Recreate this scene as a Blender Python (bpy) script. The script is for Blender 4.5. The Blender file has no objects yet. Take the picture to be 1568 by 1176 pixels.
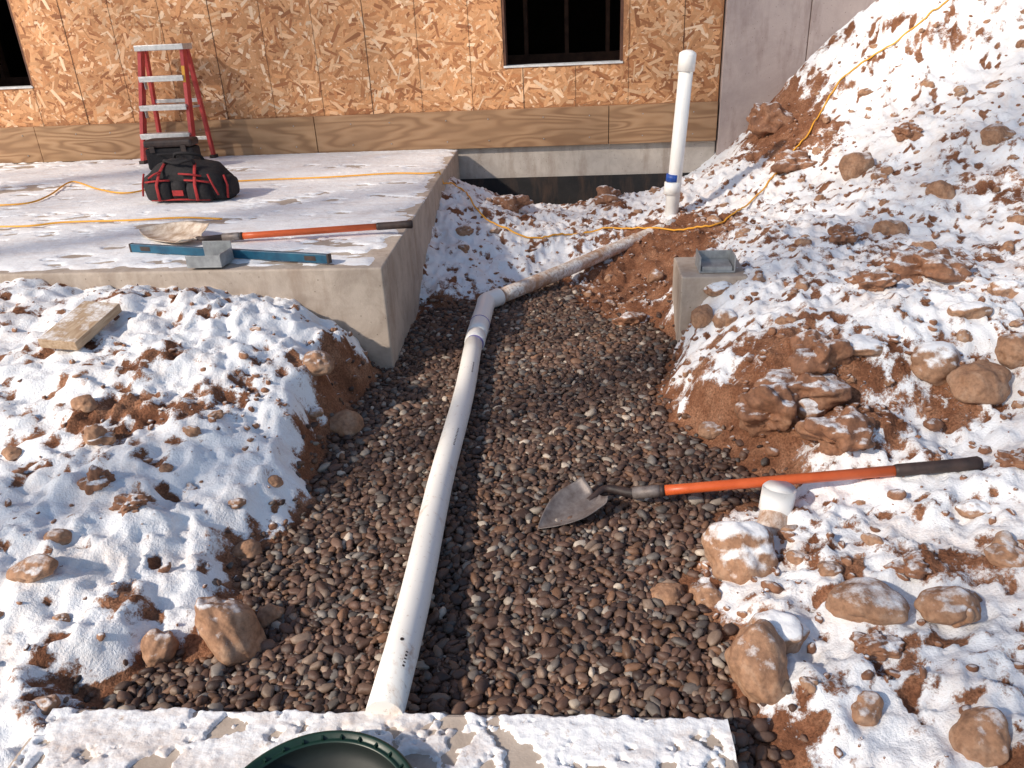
import bpy, math, random, bmesh
import numpy as np
from mathutils import Vector, Matrix
from mathutils import noise as mn
random.seed(7); rng=np.random.default_rng(7)
EYE=np.array([0,0,1.45]); F=1178.0; PITCH=25.0; ROLL=-2.75
sc=bpy.context.scene
# ---------------- camera & survey maths
R=(Matrix.Rotation(math.radians(90-PITCH),3,'X')@Matrix.Rotation(math.radians(ROLL),3,'Z'))
Rn=np.array(R)
def ray(px,py):
    return Rn@np.array([(px-784)/F,(588-py)/F,-1.0])
def W(px,py,z):
    d=ray(px,py); t=(z-EYE[2])/d[2]; return EYE+d*t
def WY(px,py,Y):
    d=ray(px,py); return EYE+d*(Y/d[1])
cam_d=bpy.data.cameras.new("camera"); cam=bpy.data.objects.new("camera",cam_d); sc.collection.objects.link(cam)
cam_d.lens=F/1568*36; cam_d.sensor_width=36; cam_d.clip_start=.05; cam_d.clip_end=1000
cam.matrix_world=Matrix.Translation(EYE)@R.to_4x4(); sc.camera=cam
# ---------------- numpy noise
def _h(ix,iy,s):
    n=(ix.astype(np.int64)*374761393+iy.astype(np.int64)*668265263+s*1274126177)&0xffffffff
    n=((n^(n>>13))*1274126177)&0xffffffff
    return ((n^(n>>16))&0xffff)/65535.0
def vn(x,y,s=0):
    ix=np.floor(x);iy=np.floor(y);fx=x-ix;fy=y-iy
    fx=fx*fx*fx*(fx*(fx*6-15)+10);fy=fy*fy*fy*(fy*(fy*6-15)+10)
    a=_h(ix,iy,s);b=_h(ix+1,iy,s);c=_h(ix,iy+1,s);d=_h(ix+1,iy+1,s)
    return (a*(1-fx)+b*fx)*(1-fy)+(c*(1-fx)+d*fx)*fy
def fbm(x,y,o=4,s=0):
    r=0;a=.5;t=0
    for i in range(o):
        c,sn=math.cos(i*1.1+.4),math.sin(i*1.1+.4)
        r=r+a*vn(x*c-y*sn+i*17.3,x*sn+y*c+i*9.1,s+i*31);t+=a;a*=.5;x=x*2.03;y=y*2.03
    return r/t
def sstep(a,b,x):
    t=np.clip((x-a)/(b-a),0,1);return t*t*(3-2*t)
# ---------------- materials
def newmat(name):
    m=bpy.data.materials.new(name);m.use_nodes=True;nt=m.node_tree;b=nt.nodes['Principled BSDF'];return m,nt,b
def N(nt,t,**k):
    n=nt.nodes.new(t)
    for a,v in k.items(): setattr(n,a,v)
    return n
def ramp(nt,fac,stops):
    r=nt.nodes.new('ShaderNodeValToRGB');e=r.color_ramp.elements
    while len(e)<len(stops): e.new(.5)
    for i,(p,c) in enumerate(stops):
        e[i].position=p;e[i].color=(*c,1) if len(c)==3 else c
    nt.links.new(fac,r.inputs[0]);return r.outputs[0]
def noise(nt,scale,detail=4,rough=.6,vec=None,dist=0):
    n=N(nt,'ShaderNodeTexNoise');n.inputs['Scale'].default_value=scale;n.inputs['Detail'].default_value=detail
    n.inputs['Roughness'].default_value=rough;n.inputs['Distortion'].default_value=dist
    if vec is not None: nt.links.new(vec,n.inputs['Vector'])
    return n.outputs['Fac']
def pos(nt,scale=(1,1,1)):
    tc=N(nt,'ShaderNodeTexCoord');mp=N(nt,'ShaderNodeMapping');mp.inputs['Scale'].default_value=scale
    nt.links.new(tc.outputs['Object'],mp.inputs['Vector']);return mp.outputs['Vector']
def mix(nt,f,a,b):
    m=N(nt,'ShaderNodeMix',data_type='RGBA')
    for s,v in ((0,f),(6,a),(7,b)):
        if isinstance(v,bpy.types.NodeSocket): nt.links.new(v,m.inputs[s])
        elif s==0: m.inputs[0].default_value=v
        else: m.inputs[s].default_value=(*v,1)
    return m.outputs[2]
def math_(nt,op,a,b=0.0,c=0.0,clamp=False):
    m=N(nt,'ShaderNodeMath',operation=op,use_clamp=clamp)
    for i,v in enumerate((a,b,c)):
        if isinstance(v,bpy.types.NodeSocket): nt.links.new(v,m.inputs[i])
        else: m.inputs[i].default_value=v
    return m.outputs[0]
def bump(nt,b,h,strength=.5,dist=.01):
    n=N(nt,'ShaderNodeBump');n.inputs['Strength'].default_value=strength;n.inputs['Distance'].default_value=dist
    nt.links.new(h,n.inputs['Height']);nt.links.new(n.outputs[0],b.inputs['Normal'])
def simple(name,c1,c2=None,scale=20,rough=.6,metal=0,bs=.2,bd=.003,stretch=(1,1,1)):
    m,nt,b=newmat(name);c2=c2 or tuple(x*.7 for x in c1)
    v=pos(nt,stretch);n=noise(nt,scale,4,.65,v)
    nt.links.new(ramp(nt,n,[(.35,c2),(.65,c1)]),b.inputs['Base Color'])
    b.inputs['Roughness'].default_value=rough;b.inputs['Metallic'].default_value=metal
    if bs>0: bump(nt,b,noise(nt,scale*3,3,.6,v),bs,bd)
    return m
SNOW1=(.90,.905,.915);SNOW2=(.81,.83,.86)
def m_ground():
    m,nt,b=newmat("snowy_dirt");v=pos(nt)
    at=N(nt,'ShaderNodeAttribute',attribute_name='snow').outputs['Fac']
    gr=N(nt,'ShaderNodeAttribute',attribute_name='grav').outputs['Fac']
    n1=noise(nt,30,5,.80,v);n2=noise(nt,140,2,.6,v);n3=noise(nt,7,6,.72,v,.3)
    dirt=ramp(nt,n3,[(.3,(.13,.05,.026)),(.46,(.27,.115,.06)),(.6,(.40,.20,.115)),(.78,(.54,.35,.24))])
    dirt=mix(nt,math_(nt,'MULTIPLY_ADD',n2,2.2,-.75,True),dirt,(.08,.034,.018))
    dirt=mix(nt,gr,dirt,(.05,.026,.018))
    f=math_(nt,'ADD',at,math_(nt,'MULTIPLY_ADD',n1,2.1,-1.05))
    f=math_(nt,'ADD',f,math_(nt,'MULTIPLY_ADD',n2,.6,-.3))
    fac=math_(nt,'MULTIPLY_ADD',f,2.6,-.85,True)
    sn=mix(nt,n3,SNOW2,SNOW1)
    st=math_(nt,'MULTIPLY',math_(nt,'MULTIPLY_ADD',noise(nt,4.5,6,.78,v),4,-1.95,True),.5)
    sn=mix(nt,st,sn,(.62,.46,.36))
    nt.links.new(mix(nt,fac,dirt,sn),b.inputs['Base Color'])
    b.inputs['Roughness'].default_value=.85;b.inputs['Specular IOR Level'].default_value=.2
    hh=math_(nt,'ADD',math_(nt,'MULTIPLY',n1,math_(nt,'MULTIPLY_ADD',fac,-.5,1.0)),math_(nt,'MULTIPLY',n2,.25))
    bump(nt,b,hh,.6,.020);return m
def snowtop(nt,b,base,lo=.45,k=4.0,sc_=9,v=None,mul=1.0):
    g=N(nt,'ShaderNodeNewGeometry');sx=N(nt,'ShaderNodeSeparateXYZ');nt.links.new(g.outputs['Normal'],sx.inputs[0])
    f=math_(nt,'ADD',sx.outputs[2],math_(nt,'MULTIPLY_ADD',noise(nt,sc_,5,.78,v),mul,-.5*mul))
    fac=math_(nt,'MULTIPLY_ADD',math_(nt,'SUBTRACT',f,lo),k,0,True)
    c=mix(nt,fac,base,SNOW1)
    nt.links.new(c,b.inputs['Base Color']);return fac
def m_rock(name,lo,c1=(.39,.215,.125),c2=(.20,.10,.056),c3=(.47,.33,.235),k=2.6,ns=14):
    m,nt,b=newmat(name);v=pos(nt)
    base=ramp(nt,noise(nt,7,5,.7,v,.5),[(.3,c2),(.5,c1),(.72,c3)])
    base=mix(nt,math_(nt,'MULTIPLY_ADD',noise(nt,70,2,.6,v),1.6,-.65,True),base,tuple(x*.5 for x in c2))
    if lo<5: snowtop(nt,b,base,lo,k,ns,v,1.5)
    else: nt.links.new(base,b.inputs['Base Color'])
    b.inputs['Roughness'].default_value=.8;bump(nt,b,noise(nt,40,5,.7,v),.5,.008);return m
def m_concrete(name,c1,c2,stain=(.2,.14,.1),sc_=6):
    m,nt,b=newmat(name);v=pos(nt)
    c=ramp(nt,noise(nt,sc_,6,.7,v,.4),[(.3,c2),(.6,c1)])
    v2=pos(nt,(3,3,.7))
    c=mix(nt,math_(nt,'MULTIPLY',math_(nt,'MULTIPLY_ADD',noise(nt,2.2,5,.7,v2),4,-2.0,True),.65),c,stain)
    vo=N(nt,'ShaderNodeTexVoronoi');vo.inputs['Scale'].default_value=28;nt.links.new(v,vo.inputs['Vector'])
    c=mix(nt,math_(nt,'MULTIPLY_ADD',vo.outputs['Distance'],-9,1.1,True),c,tuple(x*.35 for x in c2))
    nt.links.new(c,b.inputs['Base Color']);b.inputs['Roughness'].default_value=.85
    bump(nt,b,noise(nt,35,5,.75,v),.45,.006);return m
def m_attr(name,attr,rough=.7,scale=60,amt=.3,bs=.3):
    m,nt,b=newmat(name);v=pos(nt)
    a=N(nt,'ShaderNodeAttribute',attribute_name=attr).outputs['Color']
    n=noise(nt,scale,3,.7,v)
    hs=N(nt,'ShaderNodeHueSaturation');nt.links.new(a,hs.inputs['Color']);nt.links.new(math_(nt,'MULTIPLY_ADD',n,amt*2,1-amt),hs.inputs['Value'])
    nt.links.new(hs.outputs[0],b.inputs['Base Color']);b.inputs['Roughness'].default_value=rough
    bump(nt,b,n,bs,.003);return m
M={}
M['ground']=m_ground()
M['rock']=m_rock("river_rock",.80);M['rockbare']=m_rock("bare_rock",1.25);M['rocksnow']=m_rock("snow_capped_rock",.48)
M['clod']=m_rock("soil_clod",.80,(.30,.14,.075),(.14,.06,.032),(.40,.22,.13),3,20)
M['slab']=m_concrete("slab_concrete",(.50,.42,.35),(.33,.265,.215),(.26,.18,.13))
M['wallc']=m_concrete("wall_concrete",(.46,.375,.345),(.31,.245,.23),(.20,.13,.115),1.8)
M['found']=m_concrete("foundation_concrete",(.50,.45,.40),(.38,.33,.29))
M['tar']=m_concrete("waterproofing",(.016,.015,.016),(.008,.008,.009),(.10,.055,.035),8)
M['osb']=simple("strand_board",(.46,.22,.10),(.32,.14,.06),40,.8)
M['flake']=m_attr("wood_strands","col",.75,90,.22,.2)
M['peb']=m_attr("pebbles","col",.6,150,.3)
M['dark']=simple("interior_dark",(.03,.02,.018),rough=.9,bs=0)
M['stud']=simple("stud_wood",(.14,.06,.035),(.07,.03,.018),10,.8)
M['seam']=simple("seam_shadow",(.13,.065,.035),rough=.9,bs=0)  # dark brown for panel seams, nails, wall joint and roof
M['white']=simple("white_trim",(.7,.7,.7),rough=.7,bs=0)
M['alu']=simple("aluminium",(.66,.66,.66),(.5,.5,.5),30,.4,.5,.1)
M['red']=simple("red_fiberglass",(.58,.07,.065),(.42,.04,.04),15,.45)
M['orange']=simple("orange_fiberglass",(.80,.16,.045),(.66,.11,.025),8,.4,bs=.05)
M['black']=simple("black_rubber",(.06,.036,.03),(.025,.016,.015),20,.6)
M['fabric']=simple("black_fabric",(.02,.016,.018),(.007,.006,.007),60,.85,bs=.6)
M['redfab']=simple("red_fabric",(.42,.025,.025),(.26,.014,.016),60,.8,bs=.5)
M['blue']=simple("blue_level",(.014,.12,.20),(.007,.06,.12),12,.4)
M['galv']=simple("galvanized_steel",(.42,.44,.45),(.28,.29,.30),25,.45,.4,.1)
M['steel']=simple("shovel_steel",(.27,.235,.22),(.14,.11,.10),25,.55,.3)
M['yellow']=simple("yellow_cord",(.85,.42,.04),(.75,.34,.03),20,.5,bs=0)
M['green']=simple("green_plastic",(.008,.035,.022),(.005,.022,.014),15,.4,bs=.1)
M['gdark']=simple("basin_inside_shade",(.004,.010,.008),(.002,.006,.005),15,.6,bs=.1)  # darker green, painting in the shade of a deep basin
M['bluetape']=simple("blue_tape",(.02,.09,.42),rough=.5,bs=0)
M['lav']=simple("primer_ring",(.25,.2,.5),rough=.5,bs=0)
M['bark']=simple("pine_bark",(.14,.08,.05),(.06,.035,.025),8,.9)
M['needles']=simple("pine_needles",(.05,.09,.03),(.025,.05,.018),6,.8,bs=0)
def m_pvc(name,thr,amt):
    m,nt,b=newmat(name);v=pos(nt)
    c=mix(nt,math_(nt,'MULTIPLY_ADD',noise(nt,5,6,.72,v,.4),6,thr,True),(.86,.84,.79),(.46,.26,.15))
    c=mix(nt,math_(nt,'MULTIPLY_ADD',noise(nt,60,4,.75,v),5,amt,True),c,(.35,.22,.14))
    nt.links.new(c,b.inputs['Base Color']);b.inputs['Roughness'].default_value=.45;bump(nt,b,noise(nt,50,3,.6,v),.1,.002);return m
M['pvc']=m_pvc("pvc",-3.55,-3.0);M['pvcdirty']=m_pvc("pvc_muddy",-2.5,-2.4)
def m_pvcclean():
    m,nt,b=newmat("pvc_clean");v=pos(nt)
    c=mix(nt,math_(nt,'MULTIPLY_ADD',noise(nt,12,5,.7,v),4,-2.5,True),(.86,.85,.82),(.6,.5,.42))
    nt.links.new(c,b.inputs['Base Color']);b.inputs['Roughness'].default_value=.35;return m
M['pvc2']=m_pvcclean()
def m_board():
    m,nt,b=newmat("treated_lumber")
    oi=N(nt,'ShaderNodeObjectInfo').outputs['Random']
    v=pos(nt,(.55,3,3.2));n=noise(nt,1.5,2,.45,v,.2)
    w=math_(nt,'SINE',math_(nt,'MULTIPLY',n,75.0))
    c=ramp(nt,math_(nt,'MULTIPLY_ADD',w,.5,.5),[(.0,(.25,.135,.065)),(.45,(.38,.22,.11)),(1.0,(.45,.275,.15))])
    c=mix(nt,math_(nt,'MULTIPLY_ADD',noise(nt,1.8,4,.6,pos(nt,(1,1,2.2))),3,-1.3,True),c,(.28,.165,.085))
    c=mix(nt,math_(nt,'MULTIPLY',oi,.35),c,(.26,.14,.08))
    vo=N(nt,'ShaderNodeTexVoronoi');vo.inputs['Scale'].default_value=1.9;nt.links.new(pos(nt,(1,1,1.5)),vo.inputs['Vector'])
    c=mix(nt,math_(nt,'MULTIPLY_ADD',vo.outputs['Distance'],-24,1.7,True),c,(.08,.035,.016))
    nt.links.new(c,b.inputs['Base Color']);b.inputs['Roughness'].default_value=.75;bump(nt,b,noise(nt,60,3,.6,v),.15,.003);return m
M['board']=m_board()
def m_snow(name,s1,s2):
    m,nt,b=newmat(name);v=pos(nt)
    c=mix(nt,noise(nt,12,4,.6,v),SNOW2,SNOW1)
    c=mix(nt,math_(nt,'MULTIPLY',math_(nt,'MULTIPLY_ADD',noise(nt,3.5,6,.78,pos(nt,(1,2.2,1))),4,-1.9,True),s1),c,(.55,.42,.34))
    c=mix(nt,math_(nt,'MULTIPLY',math_(nt,'MULTIPLY_ADD',noise(nt,45,4,.75,v),6,-3.5,True),s2),c,(.40,.28,.2))
    nt.links.new(c,b.inputs['Base Color']);b.inputs['Roughness'].default_value=.8
    bump(nt,b,noise(nt,50,5,.75,v),.5,.008);return m
M['snow']=m_snow("slab_snow",.5,.5);M['snow2']=m_snow("footing_snow",.9,.9)
# ---------------- mesh helpers
def link(ob,parent=None):
    sc.collection.objects.link(ob)
    if parent: ob.parent=parent
    return ob
def mesh_np(name,verts,faces,mat,smooth=True,parent=None,fcol=None,vattr=None):
    verts=np.asarray(verts,dtype=np.float32);faces=np.asarray(faces,dtype=np.int32)
    me=bpy.data.meshes.new(name);nv=len(verts);nf,k=faces.shape
    me.vertices.add(nv);me.vertices.foreach_set('co',verts.ravel())
    me.loops.add(nf*k);me.loops.foreach_set('vertex_index',faces.ravel())
    me.polygons.add(nf);me.polygons.foreach_set('loop_start',np.arange(nf,dtype=np.int32)*k)
    me.polygons.foreach_set('use_smooth',np.full(nf,smooth))
    if vattr:
        for an,(ty,d) in vattr.items():
            a=me.attributes.new(an,ty,'POINT');a.data.foreach_set('color' if 'COLOR' in ty else 'value',np.asarray(d,dtype=np.float32).ravel())
    me.update(calc_edges=True);me.validate();me.materials.append(mat)
    return link(bpy.data.objects.new(name,me),parent)
def empty(name,loc=(0,0,0),rz=0):
    e=bpy.data.objects.new(name,None);e.location=loc;e.rotation_euler[2]=rz;e.empty_display_size=.1;return link(e)
def box(name,a,b,mat,parent=None,bev=0.0):
    x0,y0,z0=a;x1,y1,z1=b
    v=[(x0,y0,z0),(x1,y0,z0),(x1,y1,z0),(x0,y1,z0),(x0,y0,z1),(x1,y0,z1),(x1,y1,z1),(x0,y1,z1)]
    f=[(0,3,2,1),(4,5,6,7),(0,1,5,4),(1,2,6,5),(2,3,7,6),(3,0,4,7)]
    o=mesh_np(name,v,f,mat,False,parent)
    if bev>0: m=o.modifiers.new('b','BEVEL');m.width=bev;m.segments=2
    return o
def beam(name,p,q,w,d,mat,parent=None,up=(0,0,1),bev=.002):
    p=Vector(p);q=Vector(q);ax=(q-p).normalized();s=ax.cross(Vector(up))
    if s.length<1e-3: s=ax.cross(Vector((0,1,0)))
    s.normalize();u=s.cross(ax).normalized();v=[]
    for c in (p,q):
        for a,b in ((-1,-1),(1,-1),(1,1),(-1,1)): v.append(tuple(c+s*(a*w/2)+u*(b*d/2)))
    f=[(0,1,2,3),(7,6,5,4),(0,4,5,1),(1,5,6,2),(2,6,7,3),(3,7,4,0)]
    o=mesh_np(name,v,f,mat,False,parent)
    if bev: m=o.modifiers.new('b','BEVEL');m.width=bev;m.segments=2
    return o
def tube(name,pts,rad,mat,parent=None,seg=20,cap=True,flat=1.0):
    pts=[Vector(p) for p in pts];n=len(pts)
    if not hasattr(rad,'__len__'): rad=[rad]*n
    v=[];f=[];prev=None
    for i,p in enumerate(pts):
        t=(pts[min(i+1,n-1)]-pts[max(i-1,0)]).normalized()
        if prev is None:
            r=t.cross(Vector((0,0,1)))
            if r.length<1e-2: r=t.cross(Vector((0,1,0)))
        else: r=prev-t*prev.dot(t)
        r.normalize();prev=r;u=r.cross(t)
        for k in range(seg):
            a=2*math.pi*k/seg;v.append(tuple(p+(r*math.cos(a)+u*math.sin(a)*flat)*rad[i]))
    for i in range(n-1):
        for k in range(seg):
            k2=(k+1)%seg;f.append((i*seg+k,i*seg+k2,(i+1)*seg+k2,(i+1)*seg+k))
    if cap:
        for base,o in ((0,0),((n-1)*seg,1)):
            c=len(v);v.append(tuple(pts[0] if o==0 else pts[-1]))
            for k in range(0,seg):
                k2=(k+1)%seg
                f.append((c,base+k2,base+k) if o==0 else (c,base+k,base+k2))
    me=bpy.data.meshes.new(name);me.from_pydata(v,[],f);me.materials.append(mat)
    for p in me.polygons: p.use_smooth=len(p.vertices)==4
    return link(bpy.data.objects.new(name,me),parent)
def smoothpath(pts,n=8):
    P=[Vector(p) for p in pts];P=[P[0]*2-P[1]]+P+[P[-1]*2-P[-2]];o=[]
    for i in range(1,len(P)-2):
        for k in range(n):
            t=k/n;a,b,c,d=P[i-1],P[i],P[i+1],P[i+2]
            o.append(.5*((2*b)+(c-a)*t+(2*a-5*b+4*c-d)*t*t+(3*b-a-3*c+d)*t*t*t))
    o.append(P[-2]);return o
# ---------------- terrain height model
cp=[]
for px,py,z in [(0,450,.43),(100,450,.43),(200,450,.43),(300,455,.42),(400,470,.38),(480,490,.32),(540,510,.22),(575,540,.08),
 (0,600,.34),(120,600,.35),(250,600,.30),(350,580,.3),(430,590,.25),(500,610,.18),(0,750,.24),(150,750,.22),(300,720,.2),(420,720,.13),(470,760,.06),
 (0,900,.16),(150,900,.13),(280,870,.09),(0,1050,.08),(120,1050,.07),(200,980,.07),(-200,700,.28),(-200,1000,.12),(-200,450,.43),
 (660,400,.17),(685,300,.36),(705,277,.30),(650,470,.03),(740,400,.12),(760,350,.18),(770,310,.2),(830,380,.10),(850,350,.11),(800,330,.15),
 (870,318,.02),(940,305,.12),(980,330,.13),(900,345,.10),(1027,330,.2),(1060,300,.24),(1080,270,.34),(900,400,.05),(1000,400,.08),(1000,440,.05),(950,470,.02),
 (1130,360,.3),(1145,420,.36),(1060,560,.12),(1120,530,.27),(1200,480,.36),(1300,430,.38),(1400,420,.38),
 (1130,600,.2),(1200,600,.25),(1300,560,.31),(1400,560,.33),(1500,560,.33),(1568,560,.34),(1700,560,.4),
 (1160,710,.03),(1230,690,.06),(1340,670,.12),(1420,650,.17),(1568,620,.25),(1200,650,.18),(1300,630,.26),(1350,610,.29),
 (1300,740,.12),(1450,740,.17),(1568,740,.22),(1250,850,.07),(1400,850,.13),(1568,850,.18),(1200,1000,.05),(1350,1000,.1),(1568,1000,.14),(1250,1150,.03),(1400,1150,.08),(1568,1150,.1),(1800,900,.25),
 (700,900,0),(800,700,0),(850,550,0)]:
    p=W(px,py,z);cp.append((p[0],p[1],z))
for px,py,Y in [(1250,200,5.7),(1350,150,5.7),(1450,80,5.8),(1450,200,4.9),(1568,60,5.6),(1568,200,4.6),(1568,300,4.0),(1450,350,3.9),(1250,300,4.9),(1350,250,4.9),(1568,420,3.2),(1180,260,5.5)]:
    p=WY(px,py,Y);cp.append((p[0],p[1],p[2]))
cp+=[(1.85,6.6,.40),(2.05,6.6,.6),(2.3,6.55,.92),(2.9,6.5,1.5),(3.6,6.4,1.95),(4.5,6.4,2.2),(2.9,8,1.8),(4.5,8,2.3),(1.2,8,.4),(4.6,4,1.3),(4.6,2.5,.8),(4.6,1,.5),
     (-.2,6.75,.1),(.15,6.7,0),(.5,6.65,-.08),(.9,6.6,-.04),(1.25,6.6,.06),(-3.6,5,.3),(-2,5.5,.3),(-3.6,8,.3),(-3.6,2,.3),(0,.3,0),(-3,.3,.1),(1.5,.3,.05)]
cp=np.array(cp)
def tps(r2): return np.where(r2>1e-9,.5*r2*np.log(r2+1e-12),0)
n=len(cp);d2=((cp[:,None,:2]-cp[None,:,:2])**2).sum(-1);A=tps(d2)+np.eye(n)*.015
P=np.c_[np.ones(n),cp[:,:2]];L=np.block([[A,P],[P.T,np.zeros((3,3))]])
sol=np.linalg.solve(L,np.r_[cp[:,2],0,0,0]);wt,af=sol[:n],sol[n:]
poly=np.array([W(x,y,0)[:2] for x,y in [(150,1078),(230,1035),(320,1010),(395,1005),(412,960),(385,900),(395,855),(440,830),(490,770),(505,700),(530,670),(560,600),(600,556),
 (650,478),(705,470),(740,462),(850,425),(870,440),(885,470),(945,495),(1000,498),(1032,535),(1005,600),(1018,650),(1090,690),(1150,722),(1165,760),(1095,790),(1070,860),(1040,900),
 (1065,945),(1112,990),(1128,1060),(1170,1120),(1195,1300),(150,1300)]])
def sdf(x,y):
    dm=np.full(x.shape,1e9);ins=np.zeros(x.shape,bool);m=len(poly)
    for i in range(m):
        a=poly[i];b=poly[(i+1)%m];e=b-a;wx=x-a[0];wy=y-a[1]
        t=np.clip((wx*e[0]+wy*e[1])/(e@e),0,1);dm=np.minimum(dm,(wx-e[0]*t)**2+(wy-e[1]*t)**2)
        c=((a[1]>y)!=(b[1]>y))&(x<(b[0]-a[0])*(y-a[1])/(b[1]-a[1]+1e-12)+a[0]);ins^=c
    d=np.sqrt(dm);return np.where(ins,-d,d)
blobs=[(1180,650,.15,.22,-1.4),(1060,600,.1,.10,.2),(1300,610,.28,.16,-.9),(1230,540,.3,.13,-.8),(1420,600,.25,.13,-.6),(960,440,.05,.40,-1.9),(1020,385,.1,.35,-1.7),(1060,350,.2,.25,-1.0),
 (860,315,.04,.30,-1.5),(1350,390,.4,.22,-.5),(1470,400,.4,.2,-.5),(1550,300,.5,.2,-.5),(540,560,.15,.12,-1.1),(550,620,.1,.10,-1.1),(400,620,.2,.10,-.4),(330,650,.2,.10,-.8),
 (230,560,.35,.16,-.25),(60,600,.34,.14,-.3),(170,640,.3,.13,-.7),(300,1010,.02,.08,-.9),(340,850,.06,.07,-.7),(480,780,.03,.06,-.7),(1380,1000,.1,.10,-.9),(1530,1010,.14,.08,-.6),(1440,860,.15,.09,-.6),(1220,860,.05,.08,-.8),
 (180,920,.12,.06,-.6),(70,1080,.07,.06,-.8),(250,1140,.07,.06,-.8),(1180,370,.35,.15,-.2),(1250,470,.36,.12,-.2),(1560,850,.2,.1,-.8),(1250,720,.08,.12,.4),(1450,700,.2,.3,.4),(100,800,.2,.3,.3),
 (130,720,.24,.06,-.7),(250,760,.2,.04,-.7),(1190,780,.05,.08,-.8),(1480,560,.33,.10,-.3),(380,660,.2,.2,.35),(400,520,.35,.25,.3),(430,760,.1,.15,.5),(150,1000,.08,.2,.5),(200,850,.15,.2,.3),(1250,1000,.06,.2,.3)]
def blobfield(x,y):
    s=np.zeros(x.shape)
    for px,py,z,r,b in blobs:
        p=W(px,py,z);s+=b*np.exp(-((x-p[0])**2+(y-p[1])**2)/(r*r))
    p=WY(1205,225,6.0);s-=2.2*np.exp(-(((x-p[0])/.22)**2+((y-p[1])/.45)**2))
    return s
def field(x,y):
    xc=np.clip(x,-3.6,4.8);yc=np.clip(y,.3,8.2)
    h=af[0]+af[1]*xc+af[2]*yc
    for i in range(n): h=h+wt[i]*tps((xc-cp[i,0])**2+(yc-cp[i,1])**2)
    sd=sdf(x,y);wob=(fbm(x*7,y*7,3,5)-.5)*.09
    k=sstep(-.01,.14,sd+wob)
    l1=fbm(x*2.6,y*2.6,3,11)-.5;l2=fbm(x*8,y*8,4,12)-.5;l3=fbm(x*26,y*26,4,13)-.5
    l4=np.abs(fbm(x*13,y*13,3,14)-.5)
    rough=.09*l1+.085*l2+.034*l3-.07*(l4-.09)
    nearwall=sstep(.0,.5,(6.75-y))
    h2=(np.maximum(h,.012-.2*(1-nearwall))+rough*(.4+.6*nearwall))*k+(1-k)*((l1)*.03)
    return h2,sd+wob,k,(l1,l2,l3,l4)
xs=np.concatenate([[-300,-120,-50,-20,-10,-6,-4.5],np.arange(-3.6,-1.5,.02),np.arange(-1.5,1.9,.0105),np.arange(1.9,4.8,.02),[5.2,6,8,12,25,60,120,300]])
yy=[.9]
while yy[-1]<7.6: yy.append(yy[-1]+.0085*max(1,yy[-1]/1.3)**.85)
ys=np.concatenate([[-300,-120,-40,-15,-5,-1,.2,.5,.7,.8],yy,[7.8,8.2,9,11,15,25,60,150,400]])
X,Y=np.meshgrid(xs,ys)
Hh,SD,K,(l1,l2,l3,l4)=field(X,Y)
Hh=np.where((Y>7.8)&(X<2),np.minimum(Hh,.3),Hh)
gx=np.gradient(Hh,axis=1)/np.gradient(X,axis=1);gy=np.gradient(Hh,axis=0)/np.gradient(Y,axis=0)
slope=np.sqrt(gx**2+gy**2)
sn=1.16+.10*sstep(-.5,-1.0,X)+blobfield(X,Y)-.20*np.clip(slope-.6,0,2.2)+(1.0*(fbm(X*1.9,Y*1.9,4,40)-.5))-1.7*np.clip(l2,-.1,.3)-2.0*np.clip(l3,-.12,.4)+1.5*(.08-l4)-1.1*np.clip(fbm(X*17,Y*17,2,61)-.66,0,1)*6
sn=np.where(K<.99,sn-(1-K)*1.2,sn);sn=np.where(SD<.03,-1,sn);sn=np.clip(sn,-.6,1.4)
Hh=Hh+.012*sstep(.3,.6,sn)
ny,nx=X.shape
def gridf(G):
    ii=np.arange(G.size).reshape(G.shape);return np.stack([ii[:-1,:-1],ii[:-1,1:],ii[1:,1:],ii[1:,:-1]],-1).reshape(-1,4)
grav=sstep(.02,-.02,SD)
mesh_np("ground",np.stack([X,Y,Hh],-1).reshape(-1,3),gridf(X),M['ground'],True,None,None,{'snow':('FLOAT',sn),'grav':('FLOAT',grav)})
def samp(G,x,y):
    x=np.asarray(x,float);y=np.asarray(y,float)
    i=np.clip(np.searchsorted(xs,x)-1,0,nx-2);j=np.clip(np.searchsorted(ys,y)-1,0,ny-2)
    fx=(x-xs[i])/(xs[i+1]-xs[i]);fy=(y-ys[j])/(ys[j+1]-ys[j])
    return (G[j,i]*(1-fx)+G[j,i+1]*fx)*(1-fy)+(G[j+1,i]*(1-fx)+G[j+1,i+1]*fx)*fy
def H(x,y): return samp(Hh,x,y)
def hit(px,py):
    d=ray(px,py);t=.8
    while t<12:
        p=EYE+d*t
        if p[2]<H(p[0],p[1]): break
        t+=.01
    return p
def ppm(p): return F/np.dot(p-EYE,Rn@np.array([0,0,-1.0]))
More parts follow.
